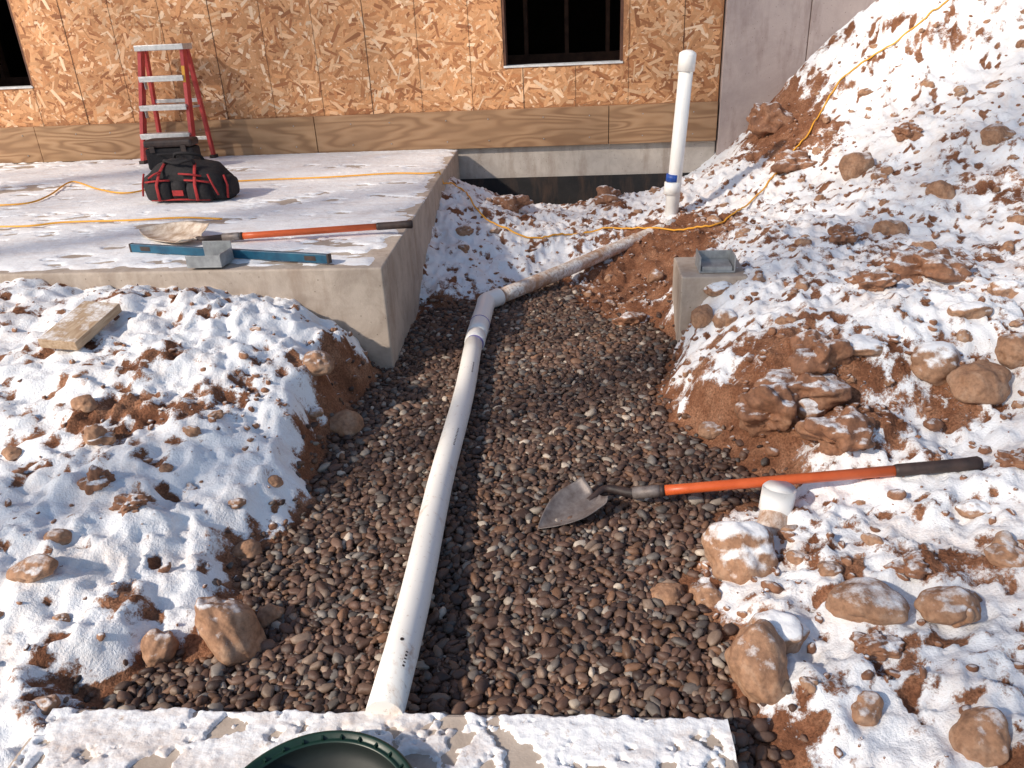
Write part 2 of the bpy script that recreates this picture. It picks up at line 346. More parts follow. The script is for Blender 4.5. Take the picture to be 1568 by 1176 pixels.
# ---------------- house
C=np.array([1.80,6.67]);ang=math.atan2(-.70,6.38);U=np.array([math.cos(ang),math.sin(ang)]);NV=np.array([-math.sin(ang),math.cos(ang)])
def onwall(px,py):
    d=ray(px,py);t=(C-EYE[:2])@NV/(d[:2]@NV);p=EYE+d*t;return (p[:2]-C)@U,p[2]
house=empty("plywood_house",(C[0],C[1],0),ang)
ZB=.5
zo=(onwall(1090,156)[1]+onwall(300,186)[1])/2
wl=onwall(771,94);wr=onwall(954,86);lw=onwall(51,133)
sill=(wl[1]+wr[1])/2;sill2=lw[1];u1,u2,u3=wl[0],wr[0],lw[0]
top=4.4;ht=sill+1.25;uL=-9.0;u4=u3-1.2
T=.14
sl=min(sill,sill2)
for i,(a,b,z0,z1) in enumerate([(uL,0,zo,sl),(uL,u4,sl,ht),(u3,u1,sl,ht),(u2,0,sl,ht),(uL,0,ht,top)]):
    box("wall_panel_%d"%i,(a,0,z0),(b,T,z1),M['osb'],house)
nfk=36000
cu=rng.uniform(uL,0,nfk);cz=rng.uniform(zo,2.6,nfk)
ln=rng.uniform(.03,.085,nfk);wd=rng.uniform(.006,.019,nfk);an=rng.normal(0,.8,nfk)+rng.choice([0,.6,-.6],nfk)
dep=-rng.uniform(.0008,.0035,nfk)
vs=[]
for sx,sy in ((-1,-.75),(-.8,-1.),(.85,-1),(1,.6),(.75,1),(-.9,.9)):
    jx=ln*sx*rng.uniform(.85,1.1,nfk);jy=wd*sy*rng.uniform(.6,1.2,nfk)
    vs.append(np.stack([cu+jx*np.cos(an)-jy*np.sin(an),dep,cz+jx*np.sin(an)+jy*np.cos(an)],-1))
vs=np.stack(vs,1)
uu=vs[:,:,0];zz=vs[:,:,2]
ok=(uu.max(1)<0)&(zz.min(1)>zo)
for a,b in ((u1,u2),(u4,u3)): ok&=~((uu.max(1)>a)&(uu.min(1)<b)&(zz.max(1)>sl)&(zz.min(1)<ht))
vs=vs[ok];kf=len(vs);cc=cu[ok];ccz=cz[ok]
pal=np.array([(.66,.34,.16),(.56,.265,.115),(.76,.46,.26),(.34,.13,.05),(.62,.30,.13),(.45,.19,.075),(.84,.59,.39)])
pc=pal[rng.choice(7,kf,p=[.24,.20,.15,.11,.14,.10,.06])]*rng.uniform(.8,1.1,(kf,1))*(.82+.3*fbm(cc*1.5,ccz*1.5,3,91))[:,None]
col=np.repeat(np.c_[pc,np.ones(kf)][:,None,:],6,1)
mesh_np("wood_strands",vs.reshape(-1,3),np.arange(kf*6).reshape(-1,6),M['flake'],False,house,None,{'col':('FLOAT_COLOR',col)})
u=-.30;k=0
while u>uL:
    over=(u1-.02<u<u2+.02 or u4-.02<u<u3+.02)
    z1=sl if over else 2.6
    w=.0013 if k%3 else .003
    box("seam_%d"%k,(u-w,-.0052,zo+.002),(u+w,-.004,z1-.002),M['seam'],house)
    for z in np.arange(zo+.05,z1-.03,.15):
        box("nail",(u-.012,-.0058,z),(u-.006,-.004,z+.006),M['seam'],house)
    u-=.432;k+=1
js=[onwall(x,y)[0] for x,y in ((932,200),(487,215),(66,230))]
ends=[0]+js+[uL]
for i in range(len(ends)-1):
    box("sill_board_%d"%i,(ends[i+1]+.003,-.040+.003*(i%2),ZB+.002),(ends[i]-.003,.0,zo+.005),M['board'],house,.002)
for i in range(20):
    uq=-.2-i*.42+.05*math.sin(i*3)
    for zq in (ZB+.06,zo-.07): box("bolt",(uq,-.043,zq),(uq+.008,-.036,zq+.008),M['galv'],house)
box("foundation",(uL,.012,-.5),(0,.25,ZB+.001),M['found'],house)
zt=onwall(870,270)[1]
box("waterproofing",(-2.6,.002,-.5),(0,.0119,zt),M['tar'],house)
for i,(a,b,z) in enumerate([(u1,u2,sl),(u4,u3,sl)]):
    box("window_sill_%d"%i,(a,-.012,z-.010),(b,T+.01,z+.006),M['white'],house)
    for q,s in ((a,1),(b,-1)):
        box("jamb",(min(q,q+s*.02),.004,z+.007),(max(q,q+s*.02),T+.02,ht-.001),M['stud'],house)
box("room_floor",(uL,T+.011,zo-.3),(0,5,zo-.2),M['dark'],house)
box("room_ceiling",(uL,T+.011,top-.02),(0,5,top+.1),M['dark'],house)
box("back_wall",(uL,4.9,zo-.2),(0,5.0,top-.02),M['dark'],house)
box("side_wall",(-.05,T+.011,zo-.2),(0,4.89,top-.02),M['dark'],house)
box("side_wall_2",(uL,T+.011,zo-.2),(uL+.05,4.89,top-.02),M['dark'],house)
for i in range(22):
    uq=uL+.4+i*.406; box("stud_%d"%i,(uq,1.6,zo-.2),(uq+.04,1.69,top-.03),M['stud'],house)
box("inner_sheet",(-2.3,1.1,zo-.2),(-2.22,1.2,top-.03),M['stud'],house)
box("bottom_plate",(uL+.1,1.59,zo-.19),(-.1,1.70,sl+.03),M['stud'],house)
box("roof",(uL-.3,-.3,top+.1),(.3,5.3,top+.25),M['seam'],house)
cw=empty("concrete_wall",(C[0],C[1],0),ang)
u5=onwall(1235,60)[0]
box("wall_section_a",(.012,-.05,-.3),(u5-.003,.25,4.4),M['wallc'],cw,.006)
box("wall_section_b",(u5+.003,-.05,-.3),(7,.25,4.4),M['wallc'],cw,.006)
box("joint",(u5-.003,-.04,-.3),(u5+.003,.2,4.3),M['seam'],cw)
# ---------------- patio slab
A0=W(585,410,ZB)
slab=empty("concrete_slab",(A0[0],A0[1],0),ang)
depth=((C+U*((A0[:2]-C)@U)-A0[:2]))@NV
def slocal(p):
    q=np.asarray(p)[:2]-A0[:2];return q@U,q@NV
B0=slocal(W(705,225,ZB))
def prism(name,ptsxy,z0,z1,mat,parent,bev=.008):
    k=len(ptsxy);v=[(x,y,z0) for x,y in ptsxy]+[(x,y,z1) for x,y in ptsxy]
    f=[tuple(range(k))[::-1],tuple(range(k,2*k))]+[(i,(i+1)%k,(i+1)%k+k,i+k) for i in range(k)]
    me=bpy.data.meshes.new(name);me.from_pydata(v,[],f);me.materials.append(mat);o=link(bpy.data.objects.new(name,me),parent)
    m=o.modifiers.new('b','BEVEL');m.width=bev;m.segments=3;return o
bx=B0[0]
prism("slab_body",[(-8,0),(0,0),(bx,depth-.045),(-8,depth-.045)],-.2,ZB,M['slab'],slab,.01)
gxs=np.linspace(-5.2,.03,520);gys=np.linspace(.0,depth-.05,380);GX,GY=np.meshgrid(gxs,gys)
lim=bx*GY/depth
edge=np.minimum(np.minimum(GY-.02,lim-GX-.01),3)
mk=sstep(0,.10,edge+(fbm(GX*9,GY*9,3,70)-.5)*.16)
mm=fbm(GX*1.3,GY*3.2,5,71)*.45+fbm(GX*7,GY*13,5,72)*.55
thr=.345+.06*np.exp(-((GX+1.2)**2/.8+(GY-.8)**2/.4))+.06*np.exp(-((GX+3.0)**2/1.5+(GY-.5)**2/.2))
sm=sstep(thr,thr+.10,mm+.02)*mk
Zs=ZB-.004+.012*sm+.004*(fbm(GX*30,GY*30,3,73)-.5)*sm
GXc=np.minimum(GX,lim-.004);GYc=np.maximum(GY,.008)
mesh_np("snow_cover",np.stack([GXc,GYc,Zs],-1).reshape(-1,3),gridf(GX),M['snow'],True,slab)
# ---------------- foreground footing
fz=.07
f0=W(140,1083,fz);f1=W(1115,1097,fz);fa=math.atan2(f1[1]-f0[1],f1[0]-f0[0])
foot=empty("concrete_footing",(f1[0],f1[1],0),fa);fl=np.linalg.norm(f1[:2]-f0[:2])
box("footing_body",(-fl-.1,-.55,-.2),(0,0,fz),M['slab'],foot,.012)
bq=W(478,1258,.13)
gxs=np.linspace(-fl-.08,-.005,400);gys=np.linspace(-.54,-.004,200);GX,GY=np.meshgrid(gxs,gys)
mm=fbm(GX*6,GY*6,4,81)*.4+fbm(GX*24,GY*24,4,82)*.6
sm=sstep(.40,.48,mm)*sstep(0,.012,-GY+(fbm(GX*30,GY*0,3,84)-.6)*.02)
cf,sf=math.cos(fa),math.sin(fa);WX=f1[0]+GX*cf-GY*sf;WYy=f1[1]+GX*sf+GY*cf
sm=sm*sstep(.185,.20,np.hypot(WX-bq[0],WYy-bq[1]))
Zs=fz-.004+.014*sm+.007*(fbm(GX*40,GY*40,3,83)-.5)*sm
mesh_np("snow_cover",np.stack([GX,GY,Zs],-1).reshape(-1,3),gridf(GX),M['snow2'],True,foot)
# ---------------- pebbles
def ico(sub):
    bm=bmesh.new();bmesh.ops.create_icosphere(bm,subdivisions=sub,radius=1);v=np.array([x.co[:] for x in bm.verts]);f=np.array([[y.index for y in x.verts] for x in bm.faces]);bm.free();return v,f
def lump(v,amp,seed,fr=1.3):
    o=[]
    for p in v:
        q=Vector(p);o.append(q*(1+amp*mn.noise(q*fr+Vector((seed*7.1,seed*3.3,0)))+amp*.4*mn.noise(q*fr*2.7+Vector((0,seed*5.,seed)))))
    return np.array(o)
iv2,if2=ico(2);iv3,if3=ico(4)
vars2=[lump(iv2,.55,i+1,.9) for i in range(12)];vars3=[lump(iv3,.5,i+31,.9) for i in range(8)]
def scatter(name,pts,rad,mat,cols,flat=(.45,.8),vars_=vars2,ifc=if2,tilt=.5):
    m=len(pts);nvv=len(vars_[0]);V=np.empty((m,nvv,3),np.float32)
    vi=rng.integers(0,len(vars_),m)
    base=np.array(vars_)[vi]
    s=np.stack([rng.uniform(.9,1.5,m),rng.uniform(.65,1.0,m),rng.uniform(*flat,m)],-1)*rad[:,None]
    base=base*s[:,None,:]
    ax=rng.normal(0,tilt,m);az=rng.uniform(0,6.28,m)
    y=base[:,:,1]*np.cos(ax)[:,None]-base[:,:,2]*np.sin(ax)[:,None];z=base[:,:,1]*np.sin(ax)[:,None]+base[:,:,2]*np.cos(ax)[:,None];x=base[:,:,0]
    V[:,:,0]=x*np.cos(az)[:,None]-y*np.sin(az)[:,None]+pts[:,None,0];V[:,:,1]=x*np.sin(az)[:,None]+y*np.cos(az)[:,None]+pts[:,None,1];V[:,:,2]=z+pts[:,None,2]
    Fa=(ifc[None]+(np.arange(m)*nvv)[:,None,None]).reshape(-1,3)
    att=None
    if cols is not None: att={'col':('FLOAT_COLOR',np.repeat(np.c_[cols,np.ones(m)][:,None,:],nvv,1))}
    return mesh_np(name,V.reshape(-1,3),Fa,mat,True,None,None,att)
pp=[];rr=[]
for layer,(sp,r0,r1) in enumerate([(.0162,.007,.012),(.0255,.008,.0165)]):
    g=np.stack(np.meshgrid(np.arange(-1.8,1.6,sp),np.arange(1.0,4.9,sp)),-1).reshape(-1,2)
    g=g+rng.uniform(-sp*.48,sp*.48,g.shape)
    s=sdf(g[:,0],g[:,1])+(fbm(g[:,0]*7,g[:,1]*7,3,5)-.5)*.09
    keep=(s<.0)|((s<.1)&(rng.random(len(g))<.35*np.exp(-np.maximum(s,0)/.035)))
    g=g[keep];r=rng.uniform(r0,r1,len(g))*(1+.4*rng.random(len(g))**4)
    z=H(g[:,0],g[:,1])+r*(.15 if layer==0 else .35)+ (0 if layer==0 else .004)
    pp.append(np.c_[g,z]);rr.append(r)
pp=np.concatenate(pp);rr=np.concatenate(rr);m=len(pp)
pal=np.array([(.115,.062,.043),(.15,.088,.062),(.062,.036,.028),(.22,.155,.115),(.19,.10,.058),(.44,.37,.30),(.125,.105,.092),(.20,.175,.155)])
cols=pal[rng.choice(8,m,p=[.27,.19,.20,.09,.09,.04,.08,.04])]*rng.uniform(.65,1.25,(m,1))*(.7+.5*fbm(pp[:,0]*2.5,pp[:,1]*2.5,3,92))[:,None]
scatter("gravel",pp,rr,M['peb'],cols)
def clear(g,marg=.0):
    s=sdf(g[:,0],g[:,1])
    k=(s>.01+marg)
    loc=(g-A0[:2])@np.stack([U,NV],1)
    k&=~((loc[:,0]<.02+marg)&(loc[:,1]>-.01-marg));k&=~((g[:,0]<f1[0]+.01+marg)&(g[:,1]<1.35+marg)&(g[:,0]>f0[0]-.05))
    k&=((g-C)@NV<-.05-marg);return k
g=np.stack([rng.uniform(-3,3.8,46000),1.0+6.2*rng.random(46000)**1.3],-1)
ql=fbm(g[:,0]*2.2,g[:,1]*2.2,3,55);bf=blobfield(g[:,0],g[:,1])
keep=clear(g)&(rng.random(len(g))<np.clip((ql-.46)*1.5-bf*.35,.06,.7))
g=g[keep];r=.0025+.012*rng.random(len(g))**3+.010*(rng.random(len(g))<.05)
scatter("soil_clods",np.c_[g,H(g[:,0],g[:,1])+r*.25],r,M['clod'],None,(.5,.9))
g=np.stack([rng.uniform(-2.6,3.8,480),1.0+5.4*rng.random(480)],-1)
keep=clear(g,.05)&((g[:,0]>.5)|(rng.random(len(g))<.3))
g=g[keep];r=.016+.034*rng.random(len(g))**2.4
scatter("cobbles",np.c_[g,H(g[:,0],g[:,1])-r*.05],r,M['rock'],None,(.6,.9),vars3,if3,.3)
# ---------------- rocks
rv,rf=ico(5)
def rock(px,py,w,h,mat='rock',rot=0,tz=.0,sink=.35):
    seed=random.random()*50
    p=hit(px,py+h*.25);k=ppm(p);rx=w/2/k;rz=h/2/k*.95;ry=(rx+rz)/2
    rough=.75 if mat=='clod' else .36
    v=lump(rv,rough,seed,.8 if mat!='clod' else 1.1)
    v=v+rv*(np.array([mn.noise(Vector(q)*5+Vector((seed,0,0)))+.5*mn.noise(Vector(q)*11+Vector((seed,3,0))) for q in rv])[:,None]*(.022 if mat!='clod' else .09))
    v=v*np.array([rx,ry,rz])
    c,s=math.cos(rot),math.sin(rot);Rr=np.array(Matrix.Rotation(tz,3,'Y'))
    v=v@Rr.T;v=v@np.array([[c,s,0],[-s,c,0],[0,0,1]])
    o=mesh_np("rock",v,rf,M[mat],True);o.location=(p[0],p[1],p[2]+rz*(1-2*sink));return o
RK=[(358,945,74,150,'rock',.5,-.4),(375,840,52,28,'rockbare',0,0),(415,938,42,34,'rockbare',0,0),(245,985,50,62,'rock',.3,.5),(55,868,64,38,'rock',0,0),(530,650,52,52,'rockbare',.3,.2),
 (487,550,50,42,'rock',.2,.3),(147,662,30,38,'rockbare',0,.4),(131,615,36,26,'rockbare',0,0),(1130,832,112,100,'rocksnow',.2,0),(1162,1005,90,125,'rock',-.7,-.5),(1190,960,90,60,'rocksnow',0,0),(1325,1078,56,54,'rock',0,.2),
 (1500,1112,62,90,'rock',.2,.5),(1320,915,115,62,'rock',0,0),(1455,922,85,52,'rock',.1,0),(1500,575,86,66,'rockbare',0,0),(1428,548,90,66,'rocksnow',0,0),(1558,530,60,62,'rock',0,0),
 (1250,535,80,70,'clod',.2,.3),(1225,590,100,60,'clod',0,0),(1180,620,90,80,'clod',.5,.3),(1290,655,110,70,'clod',.5,.1),(1075,482,34,42,'rockbare',0,0),(1110,485,40,34,'rocksnow',0,0),(1420,405,110,56,'clod',0,.1),(1335,430,60,36,'clod',0,0),(1310,250,46,48,'rock',0,.4),
 (1525,205,44,34,'rock',0,0),(1390,200,40,30,'clod',0,0),(1020,905,56,34,'rockbare',0,0),(1082,908,46,42,'rock',0,0),(70,1075,44,28,'rock',0,0),(1490,775,50,34,'rocksnow',0,0),(1545,848,60,40,'rock',0,0),
 (712,352,26,18,'rock',0,0),(1440,290,40,36,'rockbare',0,.4),(1360,350,50,36,'rock',0,.2),(1290,360,46,34,'clod',0,0),(1100,440,44,22,'rocksnow',0,0),(200,768,50,30,'clod',0,0),(150,730,44,36,'clod',0,0),(90,820,40,28,'rock',0,0),
 (255,715,24,18,'rockbare',0,0),(1320,525,70,30,'rocksnow',0,0),(1240,620,60,36,'rocksnow',0,0),(1090,655,40,24,'rock',0,0),(1340,980,60,30,'clod',0,0),(1270,870,40,22,'rock',0,0),(1220,850,30,20,'rock',0,0),
 (1400,860,70,30,'clod',0,0),(1555,700,50,30,'clod',0,0),(1480,470,60,30,'rocksnow',0,0),(1540,440,50,34,'rocksnow',0,0),(420,735,26,18,'rockbare',0,0),(360,770,30,16,'rock',0,0),(20,690,30,20,'rockbare',0,0),(95,945,24,16,'rock',0,0),
 (780,310,50,30,'clod',0,0),(930,300,44,28,'clod',0,0),(1180,180,60,50,'clod',0,.3),(1215,250,70,40,'clod',0,0),(970,490,60,24,'clod',.4,0)]
for r in RK: rock(*r[:5],rot=r[5],tz=r[6])
# ---------------- PVC drain pipe
pr=.043
pipe=empty("pvc_drain_pipe")
def P3(px,py,z): return Vector(W(px,py,z))
p0=P3(588,1096,.075);p1=P3(728,520,.055);p2=P3(745,462,.07);p3=P3(850,420,.075);p4=P3(942,381,.10);p5=P3(1012,352,.15)
tube("lower_pipe",[p0+(p1-p0)*(i/12)+Vector((0.005*math.sin(i*.9),0,-.012*math.sin(i/12*math.pi))) for i in range(13)],pr,M['pvc'],pipe,32)
d1=(p1-p0).normalized();e2=(p3-p2).normalized()
tube("coupling",[p1-d1*.05,p1-d1*.045,p1+d1*.06,p1+d1*.065],[.046,.050,.050,.046],M['pvc2'],pipe,32)
tube("primer_ring",[p1-d1*.056,p1-d1*.05],[.0445,.0445],M['lav'],pipe,32)
elb=smoothpath([p1+d1*.05,p2-(p2-p1).normalized()*.07,p2,p2+e2*.07,p2+e2*.10],6)
tube("elbow",elb,[.0495 if 3<i<len(elb)-4 else .051 for i in range(len(elb))],M['pvc2'],pipe,32)
tube("primer_ring",[p2+e2*.10,p2+e2*.106],[.0445,.0445],M['lav'],pipe,32)
tube("primer_ring",[elb[2],elb[2]+(elb[3]-elb[2]).normalized()*.006],[.0525,.0525],M['lav'],pipe,32)
tube("upper_pipe",smoothpath([p2+e2*.09,p3,p4,p5+(p5-p4).normalized()*.15],5),pr,M['pvcdirty'],pipe,32)
hp_=p0+(p1-p0)*.085
hv=Vector((.25,-.2,1)).normalized();hv=(hv-d1*hv.dot(d1)).normalized();hc=hp_+hv*(pr-.003)
tube("weep_hole",[hc,hc+hv*.0015],[.005,.005],M['black'],pipe,14)
# printed lettering dashes along the crown of the pipe
hv2=Vector((.55,0,.8));hv2=(hv2-d1*hv2.dot(d1)).normalized()
for t0,nd in ((.05,5),(.52,12),(.80,10)):
    for i in range(nd):
        cpt=p0+(p1-p0)*t0+d1*(i*.011)
        tt=(cpt-p0).length/(p1-p0).length
        cpt=cpt+Vector((0.005*math.sin(tt*12*.9),0,-.012*math.sin(tt*math.pi)))+hv2*(pr+.0004)
        sdv=d1.cross(hv2)
        beam("print_mark",cpt-sdv*.003,cpt+sdv*.003,.0035+.002*(i%3==0),.0006,M['black'],pipe,up=tuple(hv2),bev=0)
stand=empty("pvc_standpipe")
a=Vector(WY(1026,345,5.3));b=Vector(WY(1053,84,5.3));dz=(b-a)
tube("riser",[a-dz*.1,b],.046,M['pvc2'],stand,28)
tube("cap",[b-dz*.09,b-dz*.088,b,b+dz*.012,b+dz*.024,b+dz*.028],[.048,.055,.055,.052,.03,.01],M['pvc2'],stand,28)
bt=Vector(WY(1031,272,5.3));tube("blue_tape_band",[bt-dz*.022,bt+dz*.022],[.0485,.0485],M['bluetape'],stand,28)
tube("coupling",[bt-dz*.10,bt-dz*.098,bt-dz*.028,bt-dz*.026],[.047,.055,.055,.047],M['pvc2'],stand,28)
stub=empty("pvc_pipe_stub");q=Vector(hit(1190,790))+Vector((0,.02,-.025))
tube("stub_socket",[q+Vector((.0,0,.03)),q+Vector((.0,0,.032)),q+Vector((.012,.018,.098)),q+Vector((.012,.018,.100)),q+Vector((.012,.018,.099)),q+Vector((.008,.012,.05))],[.043,.050,.050,.048,.042,.040],M['pvc2'],stub,28)
tube("stub_bend",smoothpath([q+Vector((0,0,.04)),q+Vector((-.01,-.02,.02)),q+Vector((-.03,-.055,.005)),q+Vector((-.07,-.1,-.02))],5),.044,M['pvcdirty'],stub,28)
# ---------------- pier
pier=empty("concrete_pier")
c0=W(1038,535,.0);hp=.36;wx=.30
o=prism("pier_body",[(0,0),(wx,-.03),(wx+.04,.31),(.035,.34)],-.1,hp,M['slab'],pier,.008);o.location=(c0[0],c0[1],0)
br=empty("post_bracket",tuple(W(1096,415,hp)[:2])+(hp,),ang)
bw=.082
box("base_plate",(-bw,-.04,0.003),(bw,.11,.010),M['galv'],br,.001)
box("flange_left",(-bw,-.04,.010),(-bw+.006,.11,.080),M['galv'],br,.001)
box("flange_right",(bw-.006,-.04,.010),(bw,.11,.080),M['galv'],br,.001)
box("standoff",(-bw+.012,-.03,.010),(bw-.012,.10,.03),M['galv'],br,.001)
box("back_flange",(-bw+.006,.104,.010),(bw-.006,.11,.07),M['galv'],br,.001)
q=W(318,408,ZB+.01);b2=empty("post_bracket",(q[0],q[1],ZB+.012),ang)
box("base_plate",(-bw,-.03,0.0),(bw,.11,.007),M['galv'],b2,.001)
box("flange_front",(-bw,-.03,.007),(bw,-.025,.055),M['galv'],b2,.001)
box("flange_back",(-.055,.10,.007),(bw,.105,.09),M['galv'],b2,.001)
box("side",(bw-.006,-.024,.007),(bw,.099,.06),M['galv'],b2,.001)
la=Vector(W(203,379,ZB+.03));lb=Vector(W(503,396,ZB+.03))
lev=empty("spirit_level");beam("level_frame",la,lb,.024,.04,M['blue'],lev)
dd=(lb-la).normalized()
for t in (.08,.5,.92):
    c_=la+(lb-la)*t;beam("vial_window",c_-dd*.03,c_+dd*.03,.0255,.022,M['black'],lev,bev=0)
for t in (-.003,1.003): c_=la+(lb-la)*t;beam("end_cap",c_-dd*.006,c_+dd*.006,.026,.042,M['black'],lev)
# ---------------- shovels
def shovel(tip,neck,end,upv,wd=.108,blade=None,grip=.82):
    sh=empty("shovel");tip=Vector(tip);neck=Vector(neck);end=Vector(end)
    ax=(tip-neck).normalized();up=Vector(upv);up=(up-ax*up.dot(ax)).normalized();sd=ax.cross(up)
    L=(tip-neck).length;nu,nv=30,21;v=[];f=[]
    for i in range(nu):
        t=i/(nu-1)
        w=wd*(1-max(0,(t-.35)/.65)**1.7)**.95 if t>.35 else wd*(.95+.05*t/.35)
        if t<.05: w*=.86+.14*(t/.05)
        w=max(w,.002)
        for j in range(nv):
            s=(j/(nv-1)*2-1);dish=.034*(s*s)*(w/wd)-.014*math.sin(t*2.6)
            foot=.016*(1-t/.08) if (t<.08 and abs(s)>.25) else 0
            ridge=.012*math.exp(-(s*s)/.04)*(1-t)**2
            v.append(tuple(neck+ax*(t*L)+sd*(s*w)+up*(dish+foot+ridge)))
    for i in range(nu-1):
        for j in range(nv-1): f.append((i*nv+j,i*nv+j+1,(i+1)*nv+j+1,(i+1)*nv+j))
    o=mesh_np("blade",v,f,blade or M['steel'],True,sh);m=o.modifiers.new('s','SOLIDIFY');m.thickness=.003
    hd=(end-neck);hl=hd.length;hd.normalize()
    h0=neck+hd*.20
    pth=smoothpath([neck+ax*.03-up*.002,neck+up*.004,neck-ax*.05+up*.006,neck+hd*.12,h0],6)
    nn=len(pth);tube("socket",pth,[.009+.010*i/nn for i in range(nn)],M['black'],sh,18)
    tube("ferrule",[h0-hd*.08,h0,h0+hd*.01],[.0195,.0205,.018],M['steel'],sh,18)
    g=neck+hd*hl*grip
    tube("handle",[h0,h0+hd*.1,g],[.0175,.0165,.0165],M['orange'],sh,18)
    tube("collar",[h0+hd*.008,h0+hd*.022],[.0195,.0195],M['black'],sh,18)
    tube("grip",[g-hd*.01,g,g+(end-g)*.5,g+(end-g)*.8,g+(end-g)*.96,end],[.018,.0195,.019,.020,.022,.016],M['black'],sh,18)
    return sh
shovel(W(824,806,.022),W(912,760,.045),W(1503,709,.215),(-.12,-.15,1),grip=.80,wd=.078)
m,nt,bb=newmat("frosted_steel");vv=pos(nt);nt.links.new(ramp(nt,noise(nt,14,5,.7,vv),[(.35,(.34,.23,.15)),(.6,(.66,.57,.48))]),bb.inputs['Base Color']);bb.inputs['Roughness'].default_value=.7
shovel(W(212,348,ZB+.03),W(305,366,ZB+.035),W(632,343,ZB+.055),(0,-.35,1),grip=.84,wd=.105,blade=m)
# ---------------- ladder
lad=empty("step_ladder")
fL=Vector(W(221,252,ZB));right=Vector((U[0],U[1],0));back=Vector((NV[0],NV[1],0));up=Vector((0,0,1))
wb=.46;wt_=.36
topL=Vector(WY(216,78,fL[1]+.10))
topR=topL+right*wt_;fR=fL+right*wb
bL=fL+right*.03+back*.28;bR=fR+right*.07+back*.22
tbL=topL+back*.07;tbR=topR+back*.07
beam("front_rail_left",fL,topL,.03,.065,M['red'],lad,up=tuple(back));beam("front_rail_right",fR,topR,.03,.065,M['red'],lad,up=tuple(back))
beam("rear_rail_left",bL,tbL,.028,.04,M['red'],lad,up=tuple(back));beam("rear_rail_right",bR,tbR,.028,.04,M['red'],lad,up=tuple(back))
for i,t in enumerate((.27,.52,.77)):
    a=fL.lerp(topL,t);b=fR.lerp(topR,t);beam("step_%d"%i,a-back*.01,b-back*.01,.10,.022,M['alu'],lad)
    beam("step_lip_%d"%i,a-back*.055-up*.012,b-back*.055-up*.012,.006,.04,M['alu'],lad)
    for q,r_ in ((a,1),(b,-1)): beam("brace_%d"%i,q+right*.02*r_-up*.012,q+right*.02*r_-up*.09,.008,.04,M['alu'],lad,up=tuple(back))
for i,t in enumerate((.2,.55)):
    beam("rear_bar_%d"%i,bL.lerp(tbL,t),bR.lerp(tbR,t),.012,.03,M['alu'],lad)
mid=(topL+topR)/2+back*.03+up*.02
beam("top_cap",mid-right*(wt_/2+.03),mid+right*(wt_/2+.03),.17,.045,M['alu'],lad,bev=.006)
beam("spreader_left",fL.lerp(topL,.5),bL.lerp(tbL,.5),.004,.018,M['alu'],lad)
beam("spreader_right",fR.lerp(topR,.5),bR.lerp(tbR,.5),.004,.018,M['alu'],lad)
beam("label",fR.lerp(topR,.72)-back*.035,fR.lerp(topR,.86)-back*.035,.026,.004,M['yellow'],lad,up=tuple(back),bev=0)
for i,q in enumerate((fL,fR,bL,bR)): beam("foot_%d"%i,q,q+up*.035,.045,.075,M['black'],lad,up=tuple(back))
# ---------------- tool bag
q=W(297,306,ZB);bag=empty("tool_bag",(q[0],q[1],ZB+.008),ang-.05)
def lofted(name,secs,mat,parent,noise_a=.008):
    v=[];f=[];k=24
    for x,hd_,hh,zb in secs:
        for j in range(k):
            a=2*math.pi*j/k;c=math.cos(a);s=math.sin(a)
            yy_=math.copysign(abs(c)**.55,c)*hd_;zz_=zb+hh*.5+math.copysign(abs(s)**.6,s)*hh*.5
            if s>0: yy_*=1-.35*s*s
            w_=1+noise_a*8*mn.noise(Vector((x*9,yy_*9,zz_*9)));v.append((x*1.0,yy_*w_,zb+(zz_-zb)*w_))
    for i in range(len(secs)-1):
        for j in range(k): j2=(j+1)%k;f.append((i*k+j,(i+1)*k+j,(i+1)*k+j2,i*k+j2))
    me=bpy.data.meshes.new(name);me.from_pydata(v,[],f+[tuple(range(k)),tuple(range((len(secs)-1)*k,len(secs)*k))[::-1]]);me.materials.append(mat)
    for p in me.polygons:p.use_smooth=len(p.vertices)==4
    return link(bpy.data.objects.new(name,me),parent)
lofted("bag_body",[(-.265,.07,.10,0),(-.26,.115,.18,0),(-.2,.13,.22,0),(-.1,.13,.245,0),(0,.13,.255,0),(.1,.13,.235,0),(.2,.13,.215,0),(.265,.11,.17,0),(.275,.07,.10,0)],M['fabric'],bag,.02)
lofted("front_pocket_left",[(-.215,.03,.05,.02),(-.21,.05,.12,.015),(-.13,.055,.125,.015),(-.06,.05,.12,.015),(-.055,.03,.05,.02)],M['fabric'],bag).location=(0,-.115,0)
lofted("front_pocket_right",[(.055,.03,.05,.02),(.06,.05,.11,.015),(.13,.055,.12,.015),(.2,.05,.10,.015),(.205,.03,.05,.02)],M['fabric'],bag).location=(0,-.115,0)
lofted("pocket_flap",[(-.05,.03,.03,.02),(-.045,.04,.12,.02),(.045,.04,.12,.02),(.05,.03,.03,.02)],M['fabric'],bag).location=(0,-.115,0)
for i,(x0,x1,z0,z1) in enumerate([(-.22,-.05,.135,.145),(.05,.22,.145,.13),(-.255,-.215,.05,.19),(.215,.262,.18,.05),(-.2,.2,.022,.022),(-.19,-.10,.16,.20),(.02,.17,.185,.17)]):
    tube("red_piping_%d"%i,[(x0,-.148,z0),((x0+x1)/2,-.155,(z0+z1)/2+.004),(x1,-.148,z1)],.006,M['redfab'],bag,10)
tube("red_strap_left",[(-.13,-.176,.02),(-.13,-.175,.12),(-.12,-.13,.19),(-.1,-.07,.245)],.011,M['redfab'],bag,10,flat=.35)
tube("red_strap_right",[(.13,-.176,.02),(.13,-.175,.12),(.12,-.13,.19),(.1,-.07,.235)],.011,M['redfab'],bag,10,flat=.35)
